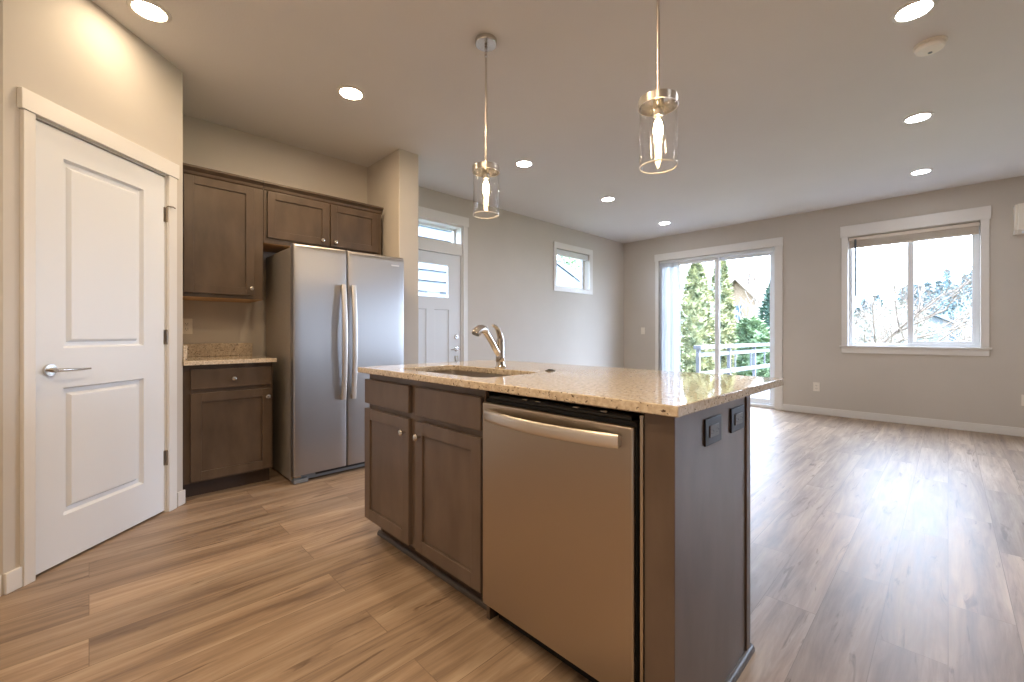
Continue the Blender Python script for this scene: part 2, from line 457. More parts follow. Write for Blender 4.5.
for zz in (1.80, 1.06, 0.33):
    g = MB(); g.lathe([(0.006, zz - 0.045), (0.006, zz + 0.045)], (0.829, -0.004, 0), 'z', 12)
    g.box(0.8165, 0.829, 0.002, 0.006, zz - 0.044, zz + 0.044)
    g.build('hinge', M['hinge'], d1, smooth=True)
# hook at the top hinge (hinge-pin door stop)
hk = MB(); hk.tube([(0.829, -0.004, 1.848), (0.829, -0.014, 1.852), (0.845, -0.03, 1.852), (0.856, -0.034, 1.846)], 0.004, 8)
hk.build('door_stop', M['hinge'], d1, smooth=True)

# ------------------------------------------------------------------ entry door with transom
d2 = struct_root('door_2', (0, YA, 0))
casing(d2, 2.35, 3.261, 2.40, 0.068, 0.112, 0.014)
m = MB(); m.box(2.35, 2.372, -0.002, 0.16, 0, 2.40).box(3.239, 3.261, -0.002, 0.16, 0, 2.40).box(2.372, 3.239, -0.002, 0.16, 2.378, 2.40)
m.box(2.372, 3.239, -0.004, 0.16, 2.034, 2.175)
m.build('jamb', M['trim'], d2)
f = MB(); f.box(2.372, 2.40, 0.115, 0.155, 2.175, 2.378).box(3.211, 3.239, 0.115, 0.155, 2.175, 2.378).box(2.40, 3.211, 0.115, 0.155, 2.175, 2.20).box(2.40, 3.211, 0.115, 0.155, 2.353, 2.378)
f.build('transom_frame', M['vinyl'], d2)
box(2.40, 3.211, 0.132, 0.138, 2.20, 2.353).build('transom_glass', M['glass'], d2)
lf = MB(); dy0, dy1 = 0.012, 0.056
gl = (2.545, 3.062, 1.500, 1.905); pa = (2.545, 2.748, 0.24, 1.368); pb = (2.858, 3.062, 0.24, 1.368)
lf.box(2.374, gl[0], dy0, dy1, 0.01, 2.03).box(gl[1], 3.237, dy0, dy1, 0.01, 2.03)
lf.box(gl[0], gl[1], dy0, dy1, gl[3], 2.03).box(gl[0], gl[1], dy0, dy1, pa[3], gl[2]).box(gl[0], gl[1], dy0, dy1, 0.01, pa[2]).box(pa[1], pb[0], dy0, dy1, pa[2], pa[3])
for p in (pa, pb): rect_loops(lf, *p, [(0, dy0), (0.004, dy0 + 0.010), (0.02, dy0 + 0.011)])
lf.build('door_leaf', M['door'], d2)
box(gl[0], gl[1], 0.03, 0.036, gl[2], gl[3]).build('lite_glass', M['glass'], d2)
fr = MB(); 
for a in ((gl[0], gl[0] + 0.012, gl[2], gl[3]), (gl[1] - 0.012, gl[1], gl[2], gl[3]), (gl[0] + 0.012, gl[1] - 0.012, gl[2], gl[2] + 0.012), (gl[0] + 0.012, gl[1] - 0.012, gl[3] - 0.012, gl[3])):
    fr.box(a[0], a[1], dy0 - 0.004, dy0 + 0.02, a[2], a[3])
fr.build('lite_frame', M['door'], d2)
db = MB(); db.lathe([(0.030, dy0), (0.030, dy0 - 0.008), (0.024, dy0 - 0.014)], (3.172, 0, 1.045), 'y', 24); db.box(3.164, 3.180, dy0 - 0.026, dy0 - 0.012, 1.030, 1.060)
db.build('deadbolt', M['nickel'], d2, smooth=True)
lv = MB(); lv.lathe([(0.030, dy0), (0.030, dy0 - 0.007), (0.012, dy0 - 0.01), (0.010, dy0 - 0.05)], (3.172, 0, 0.897), 'y', 24)
lv.tube([(3.182, dy0 - 0.05, 0.897), (3.15, dy0 - 0.052, 0.897), (3.10, dy0 - 0.05, 0.894), (3.06, dy0 - 0.046, 0.892)], [0.009, 0.009, 0.007, 0.005], 10)
lv.build('lever_handle', M['nickel'], d2, smooth=True)
box(3.150, 3.196, dy0 - 0.012, dy0, 0.748, 0.815).build('lock_plate', M['hinge'], d2, 0.003)

# ------------------------------------------------------------------ small high window on the entry wall
w2 = struct_root('window_2', (0, YA, 0))
m = MB(); m.box(4.985, 5.044, -0.018, 0, 1.735, 2.385).box(5.895, 5.985, -0.018, 0, 1.735, 2.385).box(5.044, 5.895, -0.018, 0, 1.735, 1.80).box(4.985, 5.985, -0.018, 0, 2.385, 2.477)
m.build('casing', M['trim'], w2, 0.002)
f = MB(); 
for a in ((5.044, 5.084, 1.80, 2.385), (5.855, 5.895, 1.80, 2.385), (5.084, 5.855, 1.80, 1.84), (5.084, 5.855, 2.345, 2.385)): f.box(a[0], a[1], 0.10, 0.15, a[2], a[3])
f.build('sash_frame', M['vinyl'], w2)
box(5.084, 5.855, 0.122, 0.128, 1.84, 2.345).build('glass', M['glass'], w2)
tag(box(5.048, 5.891, YA + 0.012, YA + 0.05, 2.292, 2.382).build('roller_blind', M['vane'], None, 0.006), 'white raised blind at the top of the small high window', 'blind')

# ------------------------------------------------------------------ garden window
wx = lambda Y: 0.33 - Y                    # local x, root at Y = 0.33
w1 = struct_root('window_1', (XB, 0.33, 0), R90)
a, b = wx(0.910), wx(-0.250)
m = MB(); m.box(a - 0.066, a, -0.018, 0, 0.93, 2.365).box(b, b + 0.066, -0.018, 0, 0.93, 2.365)
m.build('casing', M['trim'], w1, 0.002)
box(a - 0.078, b + 0.078, -0.024, 0, 2.335, 2.475).build('head_casing', M['trim'], w1, 0.002)
box(a - 0.086, b + 0.086, -0.035, 0.09, 0.908, 0.930).build('stool', M['trim'], w1, 0.003)
box(a - 0.066, b + 0.066, -0.018, 0, 0.836, 0.908).build('apron', M['trim'], w1, 0.002)
f = MB(); mu = wx(0.326)
for q in ((a, a + 0.035, 0.93, 2.325), (b - 0.035, b, 0.93, 2.325), (a + 0.035, b - 0.035, 0.93, 0.965), (a + 0.035, b - 0.035, 2.29, 2.325), (mu - 0.021, mu + 0.021, 0.965, 2.29)):
    f.box(q[0], q[1], 0.085, 0.135, q[2], q[3])
f.build('window_frame', M['vinyl'], w1, 0.002)
f = MB()
for q in ((mu + 0.021, mu + 0.035, 0.965, 2.29), (b - 0.060, b - 0.035, 0.965, 2.29), (mu + 0.035, b - 0.060, 0.965, 0.995), (mu + 0.035, b - 0.060, 2.26, 2.29)): f.box(q[0], q[1], 0.09, 0.118, q[2], q[3])
f.build('sash', M['vinyl'], w1, 0.002)
box(a + 0.035, b - 0.035, 0.108, 0.113, 0.965, 2.29).build('glass', M['glass'], w1)
hb = thing('horizontal_blind', 'cream horizontal blind drawn up to the top of the wide window', 'blind', (XB, 0.33, 2.2), R90)
box(a + 0.006, b - 0.006, 0.006, 0.055, 0.075, 0.118).build('headrail', M['blind'], hb, 0.003)
sl = MB()
for k in range(9): sl.box(a + 0.012, b - 0.012, 0.008, 0.056, 0.006 + k * 0.0075, 0.0105 + k * 0.0075)
sl.build('slat_stack', M['blind'], hb)
box(a + 0.012, b - 0.012, 0.010, 0.054, -0.014, 0.004).build('bottom_rail', M['blind'], hb, 0.003)
MB().tube([(a + 0.075, 0.0, 0.09), (a + 0.075, 0.002, -0.3), (a + 0.075, 0.004, -0.645)], 0.011, 8).build('wand', M['wandmat'], hb, smooth=True)

# ------------------------------------------------------------------ sliding door
sx = lambda Y: 3.5 - Y
d3 = struct_root('door_3', (XB, 3.5, 0), R90)
a, b = 0.0, sx(1.742)
m = MB(); m.box(a - 0.06, a, -0.018, 0, 0, 2.345).box(b, b + 0.097, -0.018, 0, 0, 2.345)
m.build('casing', M['trim'], d3, 0.002)
box(a - 0.072, b + 0.103, -0.024, 0, 2.33, 2.450).build('head_casing', M['trim'], d3, 0.002)
f = MB(); ms = sx(2.566)
for q in ((a, a + 0.045, 0, 2.33), (b - 0.03, b, 0, 2.33), (a + 0.045, b - 0.03, 2.285, 2.33), (a + 0.045, b - 0.03, 0, 0.045)): f.box(q[0], q[1], 0.03, 0.15, q[2], q[3])
f.build('door_frame', M['vinyl'], d3, 0.002)
def panel(x0, x1, y0, nm):
    p = MB(); w = 0.06
    p.box(x0, x0 + w, y0, y0 + 0.04, 0.045, 2.285).box(x1 - w, x1, y0, y0 + 0.04, 0.045, 2.285).box(x0 + w, x1 - w, y0, y0 + 0.04, 0.045, 0.125).box(x0 + w, x1 - w, y0, y0 + 0.04, 2.235, 2.285)
    o = p.build(nm, M['vinyl'], d3, 0.002)
    box(x0 + w, x1 - w, y0 + 0.017, y0 + 0.023, 0.125, 2.235).build('glass', M['glass'], o)
panel(a + 0.045, ms + 0.042, 0.045, 'sliding_panel')
panel(ms - 0.042, b - 0.03, 0.095, 'fixed_panel')
vb = thing('vertical_blind', 'white vertical blind stacked at the left side of the sliding glass door', 'blind', (XB, 3.5, 2.3), R90)
box(0.008, b - 0.008, 0.002, 0.040, -0.012, 0.026).build('headrail', M['vane'], vb, 0.003)
for k in range(9):
    xx = 0.035 + k * 0.037
    v = MB(); v.m = Matrix.Translation((xx, 0.02, 0)) @ Matrix.Rotation(math.radians(66 + 9 * math.sin(k * 2.1)), 4, 'Z')
    v.loops([[(-0.043, 0.0, z), (-0.022, 0.0045, z), (0, 0.006, z), (0.022, 0.0045, z), (0.043, 0, z), (0.022, 0.0035, z), (0, 0.005, z), (-0.022, 0.0035, z)] for z in (-2.255, -0.012)])
    v.build('vane', M['vane'], vb)

# ------------------------------------------------------------------ ceiling lamps
def downlight(name, x, y, mat, label, r=0.070, group=None):
    t = thing(name, label, 'ceiling light', (x, y, HC), 0, group)
    MB().lathe([(r + 0.020, 0.0), (r + 0.019, -0.004), (r + 0.004, -0.008), (r, -0.006), (r, -0.001)], cap=False, n=40).build('trim_ring', M['trim'], t, smooth=True)
    MB().lathe([(0.0005, -0.0045), (r, -0.0045)], n=40, cap=False).build('diffuser', mat, t)
    return t
g = 'recessed ceiling lights'
for x, y, mt, lb in [
    (0.222, 2.885, 'lampdim', 'round recessed ceiling light nearest the white pantry door'),
    (1.288, 2.896, 'lampk', 'round recessed ceiling light in front of the refrigerator'),
    (3.022, 2.907, 'lampl', 'recessed ceiling light just right of the lower glass pendant'),
    (4.552, 2.944, 'lampl', 'recessed ceiling light above the small high window, second from the far corner'),
    (6.138, 2.985, 'lampl', 'recessed ceiling light nearest the far corner and the sliding door'),
    (3.017, 0.123, 'lampl', 'large-looking recessed ceiling light beside the smoke detector at the top right'),
    (4.536, 0.163, 'lampl', 'middle recessed ceiling light of the row leading to the wide window'),
    (6.064, 0.195, 'lampl', 'recessed ceiling light nearest the wide window')]:
    downlight('recessed_light', x, y, M[mt], lb, group=g)

for x, y, lb in [(0.72, 1.25, 'added kitchen fill light over the aisle beside the island, above the frame'), 
                 (-0.7, 0.75, 'added kitchen fill light behind the camera by the back wall'), (-0.1, 0.1, 'added kitchen fill light straight above the camera')]:
    downlight('recessed_light', x, y, M['lampk'], lb, group=g)  # unseen kitchen lamps, added as warm fill
for x, y, lb in [(1.6, -1.05, 'added living room fill light nearest the camera on the right, outside the frame'), (3.2, -1.35, 'added living room fill light of the right-hand row, outside the frame'), (4.8, -1.7, 'added living room fill light by the added window, outside the frame')]:
    downlight('recessed_light', x, y, M['lampl'], lb, group=g)  # unseen living-room lamps, added to brighten the room and island end

def MBD():
    m = MB(); m.m = Matrix.Translation((0, 0, -0.012)); return m

def pendant():
    t = thing('pendant_lamp', 'clear glass cylinder pendant on a full rod and round canopy, farther over the island', 'pendant lamp', (1.6, 1.838, HC), 0, 'glass pendants over the island')
    MB().lathe([(0.060, 0), (0.062, -0.004), (0.062, -0.022), (0.058, -0.028), (0.012, -0.030)], n=40).build('canopy', M['nickel'], t, smooth=True)
    lk = MB(); lk.lathe([(0.008, -0.028), (0.009, -0.04), (0.005, -0.044)], n=12)
    for k, zc in enumerate((-0.055, -0.075, -0.092)):
        ring = []
        for i in range(13):
            an = 2 * PI * i / 12
            c_, s_ = 0.008 * math.cos(an), 0.012 * math.sin(an)
            ring.append((c_ if k % 2 == 0 else 0, 0 if k % 2 == 0 else c_, zc + s_))
        lk.tube(ring, 0.002, 6)
    lk.build('chain_links', M['hinge'], t, smooth=True)
    MB().lathe([(0.0065, -0.100), (0.0065, -0.705)], n=12).build('stem', M['nickel'], t, smooth=True)
    cp = MBD(); cp.lathe([(0.012, -0.675), (0.014, -0.700), (0.070, -0.704), (0.0775, -0.706), (0.0775, -0.738), (0.0735, -0.738), (0.0735, -0.712), (0.012, -0.712)], n=48, cap=False)
    cp.build('cap', M['nickel'], t, smooth=True)
    MBD().lathe([(0.021, -0.711), (0.021, -0.765), (0.018, -0.775), (0.016, -0.775)], n=24).build('socket', M['nickel'], t, smooth=True)
    bl = MBD().lathe([(0.013, -0.772), (0.014, -0.785), (0.022, -0.800), (0.030, -0.825), (0.031, -0.845), (0.026, -0.865), (0.014, -0.878), (0.001, -0.881)], n=24).build('bulb', M['shadeglass'], t, smooth=True)
    fl = MBD(); fl.lathe([(0.003, -0.782), (0.013, -0.796), (0.018, -0.822), (0.018, -0.846), (0.008, -0.866)], n=12)
    fl.build('filament', M['filament'], bl, smooth=True)
    sh = MBD(); sh.lathe([(0.0733, -0.716), (0.0733, -0.978), (0.0715, -0.981), (0.0697, -0.978), (0.0697, -0.716), (0.0733, -0.716)], n=64, cap=False)
    sh.build('glass_shade', M['clearglass'], t, smooth=True)
    rm = MBD(); rm.lathe([(0.0737, -0.976), (0.0740, -0.9795), (0.0715, -0.9815), (0.0692, -0.9795), (0.0695, -0.976), (0.0737, -0.976)], n=64, cap=False)
    rm.build('rim', M['rim'], t, smooth=True)
    return t
pl = pendant()
p2_ = copy_tree(pl); p2_.location = (1.635, 0.822, HC)
p2_['label'] = 'clear glass cylinder pendant nearer over the island, its rod running out of frame above'

sd = thing('smoke_detector', 'round white smoke detector on the ceiling between two recessed lights', 'smoke detector', (3.435, 0.073, HC))
MB().lathe([(0.072, 0), (0.072, -0.010), (0.068, -0.012)], n=40).build('base', M['plate'], sd, smooth=True)
MB().lathe([(0.066, -0.012), (0.066, -0.026), (0.058, -0.036), (0.020, -0.040), (0.0005, -0.0402)], n=40).build('cover', M['plate'], sd, smooth=True)
MB().lathe([(0.010, -0.0395), (0.010, -0.043), (0.0005, -0.043)], (0.02, 0.0, 0), n=16).build('test_button', M['greyplastic'], sd, smooth=True)

# ------------------------------------------------------------------ kitchen wall: base cabinet, counter, uppers
bc = thing('base_cabinet', 'brown base cabinet with one drawer above one door beside the refrigerator', 'cabinet', (0.424, 3.437, 0))
m = box(0.004, 0.528, 0.02, 0.630, 0.105, 0.876)
m.build('cabinet_body', M['cab'], bc, 0.0015)
box(0.006, 0.526, 0.09, 0.62, 0, 0.105).build('toe_kick', M['toe'], bc)
dr = box(0.043, 0.512, 0, 0.0195, 0.716, 0.847).build('drawer', M['cab'], bc, 0.003)
knob_mb(0.282, 0.775).build('knob', M['nickel'], dr, smooth=True)
dd = shaker(0.043, 0.514, 0.118, 0.690, 0.058).build('door', M['cab'], bc, 0.0015)
knob_mb(0.489, 0.632).build('knob', M['nickel'], dd, smooth=True)

ct = thing('kitchen_countertop', 'short beige granite countertop on the single base cabinet', 'countertop', (0.424, 3.40, 0.877))
box(0.002, 0.540, 0.0, 0.668, 0, 0.028).build('slab', M['granite'], ct, 0.003)
box(0.022, 0.540, 0.648, 0.668, 0.028, 0.128).build('backsplash', M['granite'], ct, 0.002)
box(0.002, 0.022, 0.012, 0.668, 0.028, 0.128).build('side_splash', M['granite'], ct, 0.002)

def crown(x0, x1, parent):
    c = MB(); prof = [(0.0, 0.0), (-0.006, 0.008), (-0.010, 0.026), (-0.026, 0.040), (-0.034, 0.046), (-0.034, 0.060), (0.0, 0.060)]
    c.loops([[(x, y + 0.02, z) for y, z in prof] for x in (x0, x1)])
    return c.build('crown', M['cab'], parent)
uc = thing('wall_cabinet', 'tall brown single-door wall cabinet above the short countertop', 'cabinet', (0.424, 3.66, 1.34))
box(0.004, 0.524, 0.02, 0.408, 0.0, 0.845).build('cabinet_body', M['cab'], uc, 0.0015)
box(0.010, 0.520, 0.03, 0.400, -0.004, 0.001).build('bottom_panel', M['maple'], uc)
dd = shaker(0.036, 0.462, 0.026, 0.835, 0.056).build('door', M['cab'], uc, 0.0015)
knob_mb(0.440, 0.078).build('knob', M['nickel'], dd, smooth=True)
cr = crown(0.004, 0.524, uc); cr.location.z = 0.842
fc = thing('fridge_cabinet', 'wide brown two-door wall cabinet over the refrigerator', 'cabinet', (0.949, 3.66, 1.78))
box(0.001, 0.972, 0.02, 0.408, 0.0, 0.405).build('cabinet_body', M['cab'], fc, 0.0015)
for q, kx in (((0.026, 0.490), 0.432), ((0.504, 0.928), 0.538)):
    dd = shaker(q[0], q[1], 0.040, 0.395, 0.056).build('door', M['cab'], fc, 0.0015)
    knob_mb(kx, 0.078).build('knob', M['nickel'], dd, smooth=True)
cr = box(0.008, 0.965, 0.03, 0.400, -0.004, 0.001).build('bottom_panel', M['maple'], fc)
cr = crown(0.001, 0.980, fc); cr.location.z = 0.402

# ------------------------------------------------------------------ refrigerator
rf = thing('refrigerator', 'tall stainless side-by-side refrigerator in the kitchen alcove', 'refrigerator', (1.036, 3.27, 0))
rf.scale = (0.975, 1.0, 0.99)
box(0.004, 0.901, 0.075, 0.695, 0.012, 1.728).build('cabinet_shell', M['grey'], rf, 0.006)
def fdoor(x0, x1):
    m = MB(); r = 0.012; n = 5; rings = []
    # slightly bowed front, rounded upright edges
    prof = []
    for i in range(n): 
        an = PI / 2 * i / (n - 1); prof.append((x0 + r - r * math.cos(an), r - r * math.sin(an)))
    k = 9
    for i in range(1, k):
        u = i / k; prof.append((x0 + r + (x1 - x0 - 2 * r) * u, 0.0))
    for i in range(n):
        an = PI / 2 * i / (n - 1); prof.append((x1 - r + r * math.sin(an), r - r * math.cos(an)))
    prof += [(x1, 0.064), (x0, 0.064)]
    zs = [(0.062, 0.0)] + [(1.700, 0.0), (1.722, 0.0015), (1.738, 0.006), (1.746, 0.014), (1.748, 0.024)]
    for z, dy in zs: rings.append([(x, max(y, 0) + dy if y < 0.05 else y, z) if y >= 0 else (x, y + dy, z) for x, y in prof])
    m.loops(rings)
    return m.build('door', M['steel'], rf, smooth=True)
def fhandle(x, parent):
    hm = MB(); pts = []
    for i in range(17):
        u = i / 16; z = 0.585 + 0.885 * u
        pts.append((x, -0.030 - 0.028 * math.sin(PI * u), z))
    hm.tube(pts, 0.019, 20, 0.55, up=(0, 1, 0), sq=0.4)
    for z in (0.605, 1.45): hm.box(x - 0.012, x + 0.012, -0.034, 0.0, z - 0.014, z + 0.014)
    hm.build('handle', M['handle'], parent, smooth=True)
fd = fdoor(0.0, 0.395); fhandle(0.356, fd)
fd2 = fdoor(0.402, 0.908); fhandle(0.436, fd2)
box(0.780, 0.855, -0.0045, 0.002, 1.664, 1.676).build('badge', M['handle'], fd2)
g = MB(); g.box(0.02, 0.885, 0.045, 0.075, 0.012, 0.058)
g.build('base_grille', M['greyplastic'], rf, 0.003)
g = box(0.17, 0.885, 0.040, 0.046, 0.034, 0.056); g.build('grille_slot', M['black'], rf)
box(0.004, 0.105, 0.006, 0.06, 0.004, 0.034).build('foot_cover', M['greyplastic'], rf, 0.004)
box(0.012, 0.06, 0.02, 0.07, 0.040, 0.058).build('lower_hinge', M['nickel'], rf, 0.003)
box(0.02, 0.10, 0.03, 0.12, 1.728, 1.745).build('hinge_cover', M['greyplastic'], rf, 0.003)
box(0.80, 0.88, 0.03, 0.12, 1.728, 1.745).build('hinge_cover', M['greyplastic'], rf, 0.003)
box(0.07, 0.83, 0.12, 0.68, 0.0, 0.02).build('leg_rail', M['black'], rf)

# ------------------------------------------------------------------ island (local x = toward the camera-right end, y inward)
IX, IY = 1.034, 2.157
isl = thing('island_cabinet', 'dark brown kitchen island cabinet with two doors and a plain end panel', 'island', (IX, IY, 0), R90)
m = MB()
m.box(0.012, 0.944, 0.02, 0.04, 0.105, 0.876)           # face frame with the sink cupboard behind it
m.box(0.012, 0.03, 0.04, 0.562, 0.105, 0.876).box(0.012, 0.03, 0.085, 0.562, 0.0, 0.105).box(0.012, 1.66, 0.552, 0.562, 0.0, 0.876).box(0.926, 0.944, 0.04, 0.552, 0.0, 0.60).box(0.03, 0.926, 0.04, 0.552, 0.105, 0.125)
m.build('cabinet_body', M['cabdark'], isl, 0.001)
box(0.03, 0.944, 0.085, 0.10, 0, 0.105).build('toe_kick', M['toe'], isl)
for q in ((-0.004, 0.432), (0.488, 0.937)):
    box(q[0], q[1], 0, 0.0195, 0.717, 0.843).build('false_drawer', M['cabdark'], isl, 0.003)
for q, kx in (((-0.004, 0.432), 0.403), ((0.488, 0.937), 0.528)):
    dd = shaker(q[0], q[1], 0.115, 0.690, 0.055).build('door', M['cabdark'], isl, 0.0015)
    knob_mb(kx, 0.628).build('knob', M['nickel'], dd, smooth=True)
ep = MB(); ep.box(1.598, 1.680, 0.002, 0.562, 0.0, 0.876)
ep.build('end_panel', M['cabdark'], isl, 0.002)
box(1.680, 1.686, 0.528, 0.564, 0.0, 0.876).build('corner_strip', M['cabdark'], isl, 0.002)
def shoe(x0, x1, along_x, parent, pos):
    s = MB(); prof = [(0, 0), (0.016, 0), (0.0155, 0.008), (0.012, 0.016), (0.006, 0.021), (0, 0.022)]
    if along_x: s.loops([[(x, pos - p, z) for p, z in prof] for x in (x0, x1)])
    else: s.loops([[(pos + p, y, z) for p, z in prof] for y in (x0, x1)])
    return s.build('shoe_moulding', M['shoe'], parent, smooth=True)
shoe(0.0, 0.944, True, isl, 0.085)
shoe(0.002, 0.578, False, isl, 1.680)

# outlets on the end panel: dark landscape plates
def outlet(name, label, loc, rz, plate, face, w, hh, landscape=False, group=None):
    t = thing(name, label, 'outlet', loc, rz, group)
    box(-w / 2, w / 2, -0.006, 0, -hh / 2, hh / 2).build('plate', plate, t, 0.0025)
    if landscape:
        box(-0.034, 0.034, -0.009, -0.005, -0.017, 0.017).build('receptacle', face, t, 0.0015)
        for cx in (-0.019, 0.019):
            for q in ((cx - 0.006, cx + 0.006, 0.004, 0.006), (cx - 0.006, cx + 0.006, -0.006, -0.004), (cx + 0.009, cx + 0.012, -0.002, 0.002)):
                box(q[0], q[1], -0.0095, -0.0085, q[2], q[3]).build('slot', M['black'], t)
    else:
        for cz in (-0.020, 0.020):
            o = box(-0.017, 0.017, -0.0085, -0.005, cz - 0.015, cz + 0.015).build('receptacle', face, t, 0.0015)
            for q in (-0.008, 0.0055): box(q, q + 0.0025, -0.0092, -0.008, cz - 0.004, cz + 0.006).build('slot', M['slot'], o)
            MB().lathe([(0.0025, -0.0092), (0.0025, -0.008)], (0, 0, cz - 0.009), 'y', 10).build('ground_slot', M['slot'], o)
    return t
EY = IY - 1.680
outlet('power_outlet', 'dark brown outlet on the island end panel, nearer the dishwasher', (1.274, EY, 0.803), 0, M['brownplate'], M['brownface'], 0.120, 0.076, True, 'dark outlets on the island end')
outlet('power_outlet', 'dark brown outlet on the island end panel, nearer the back corner strip', (1.477, EY, 0.808), 0, M['brownplate'], M['brownface'], 0.120, 0.076, True, 'dark outlets on the island end')
outlet('power_outlet', 'white outlet on the kitchen wall above the short granite counter', (0.528, YK, 1.137), 0, M['plate'], M['plate'], 0.072, 0.118)
outlet('power_outlet', 'white outlet low on the garden wall between sliding door and wide window', (XB, 1.248, 0.367), R90, M['plate'], M['plate'], 0.072, 0.118)
outlet('power_outlet', 'white outlet low on the garden wall at the right edge of the photo', (XB, -0.578, 0.383), R90, M['plate'], M['plate'], 0.072, 0.118)
ls = thing('light_switch', 'white light switch on the wall left of the sliding door', 'light switch', (XB, 3.80, 1.135), R90)
box(-0.036, 0.036, -0.006, 0, -0.059, 0.059).build('plate', M['plate'], ls, 0.0025)
box(-0.017, 0.017, -0.010, -0.005, -0.033, 0.033).build('rocker', M['plate'], ls, 0.002)

# ------------------------------------------------------------------ dishwasher
dw = thing('dishwasher', 'stainless dishwasher with a bowed bar handle set into the island', 'dishwasher', (IX, IY - 0.947, 0), R90)
box(0.0, 0.620, 0.0, 0.016, 0.085, 0.828).build('door_panel', M['steeldw'], dw, 0.006, seg=3)
box(0.006, 0.622, 0.016, 0.062, 0.10, 0.842).build('door_liner', M['rubber'], dw, 0.003)
hm = MB(); pts = []
for i in range(25):
    u = i / 24; pts.append((0.036 + 0.548 * u, -0.012 - 0.040 * math.sin(PI * u) ** 0.8, 0.787))
hm.tube(pts, 0.0205, 18, 0.45, up=(0, 1, 0), sq=0.65)
for x in (0.048, 0.572): hm.box(x - 0.012, x + 0.012, -0.016, 0.001, 0.774, 0.800)
hm.build('handle', M['handle'], dw, 0.002, smooth=True)
cs = MB(); cs.box(0.02, 0.605, 0.016, 0.058, 0.842, 0.852)
cs.build('control_strip', M['black'], dw, 0.002)
for x in (0.185, 0.245, 0.40, 0.50): box(x, x + 0.022, 0.022, 0.030, 0.852, 0.856).build('latch', M['nickel'], dw, 0.001)
f = MB(); f.box(0.636, 0.645, 0.006, 0.10, 0.10, 0.862).box(0.0, 0.006, 0.06, 0.55, 0.10, 0.862).box(0.006, 0.628, 0.062, 0.55, 0.858, 0.866).box(0.006, 0.628, 0.53, 0.55, 0.10, 0.858)
f.build('tub', M['sinksteel'], dw)
box(0.645, 0.6505, 0.012, 0.40, 0.03, 0.870).build('side_gasket', M['rubber'], dw)
box(0.01, 0.62, 0.075, 0.09, 0.0, 0.10).build('toe_panel', M['black'], dw)

# ------------------------------------------------------------------ island countertop, sink, faucet
CX0, CX1, CY0, CY1, CZ0, CZ1 = 1.004, 1.945, 0.454, 2.18, 0.877, 0.905
def rrect(x0, x1, y0, y1, r, n=8):
    out = []
    for cx, cy, a0 in ((x0 + r, y0 + r, PI), (x1 - r, y0 + r, 1.5 * PI), (x1 - r, y1 - r, 0), (x0 + r, y1 - r, 0.5 * PI)):
        out.append([(cx + r * math.cos(a0 + PI / 2 * k / n), cy + r * math.sin(a0 + PI / 2 * k / n)) for k in range(n + 1)])
    return out
def slab_with_hole(x0, x1, y0, y1, z0, z1, hole):
    m = MB(); O = [(x0, y0), (x1, y0), (x1, y1), (x0, y1)]
    for z in (z0, z1):
        for i in range(4):
            j = (i + 1) % 4; arc = hole[i]
            for k in range(len(arc) - 1): m.add([(*O[i], z), (*arc[k], z), (*arc[k + 1], z)], [(0, 1, 2)])
            m.add([(*O[i], z), (*O[j], z), (*hole[j][0], z), (*arc[-1], z)], [(0, 1, 2, 3)])
    H = [p for arc in hole for p in arc]
    m.loops([[(*p, z0) for p in O], [(*p, z1) for p in O]], False, False)
    m.loops([[(*p, z0) for p in H], [(*p, z1) for p in H]], False, False)
    return m
SX0, SX1, SY0, SY1 = 1.105, 1.448, 1.285, 1.950
ic = slab_with_hole(CX0, CX1, CY0, CY1, CZ0, CZ1, rrect(SX0, SX1, SY0, SY1, 0.055)).build('island_countertop', M['granite'], None, 0.003)
tag(ic, 'long polished beige granite countertop on the island with sink cutout', 'countertop')
sk = thing('sink', 'stainless undermount sink set into the island countertop', 'sink', (1.275, 1.628, 0.67))
b_ = MB(); flat = lambda R, z: [(x - 1.275, y - 1.628, z - 0.67) for arc in R for x, y in arc]
e = 0.006
b_.loops([flat(rrect(SX0 - 0.03, SX1 + 0.03, SY0 - 0.03, SY1 + 0.03, 0.07), 0.8765), flat(rrect(SX0 - e, SX1 + e, SY0 - e, SY1 + e, 0.06), 0.8765),
          flat(rrect(SX0 - e + 0.004, SX1 + e - 0.004, SY0, SY1, 0.06), 0.72), flat(rrect(SX0 + 0.02, SX1 - 0.02, SY0 + 0.02, SY1 - 0.02, 0.06), 0.69), flat(rrect(SX0 + 0.10, SX1 - 0.10, SY0 + 0.15, SY1 - 0.15, 0.04), 0.685)], False, True)
b_.build('basin', M['sinksteel'], sk, smooth=True)
MB().lathe([(0.045, 0.0155), (0.045, 0.019), (0.03, 0.017), (0.0005, 0.016)], (0, 0, 0), n=28).build('drain', M['chrome'], sk, smooth=True)

fa = thing('faucet', 'chrome pull-out kitchen faucet with a loop lever behind the sink', 'faucet', (1.51, 1.622, CZ1))
MB().lathe([(0.028, 0), (0.029, 0.004), (0.0245, 0.012), (0.022, 0.03), (0.022, 0.034), (0.0235, 0.036), (0.0235, 0.062), (0.0225, 0.066), (0.0225, 0.105), (0.021, 0.135), (0.017, 0.15), (0.006, 0.156)], n=28).build('body', M['chrome'], fa, smooth=True)
sp = MB(); sp.tube([(0.0, 0, 0.055), (-0.024, 0, 0.085), (-0.054, 0, 0.127), (-0.080, 0, 0.162), (-0.103, 0, 0.188)], [0.014, 0.016, 0.016, 0.016, 0.017], 18)
sp.build('spout', M['chrome'], fa, smooth=True)
hd = MB(); hd.tube([(-0.096, 0, 0.184), (-0.108, 0, 0.194), (-0.124, 0, 0.198), (-0.143, 0.0, 0.196), (-0.157, 0.0, 0.186), (-0.163, 0, 0.174)], [0.017, 0.020, 0.022, 0.023, 0.024, 0.0235], 20)
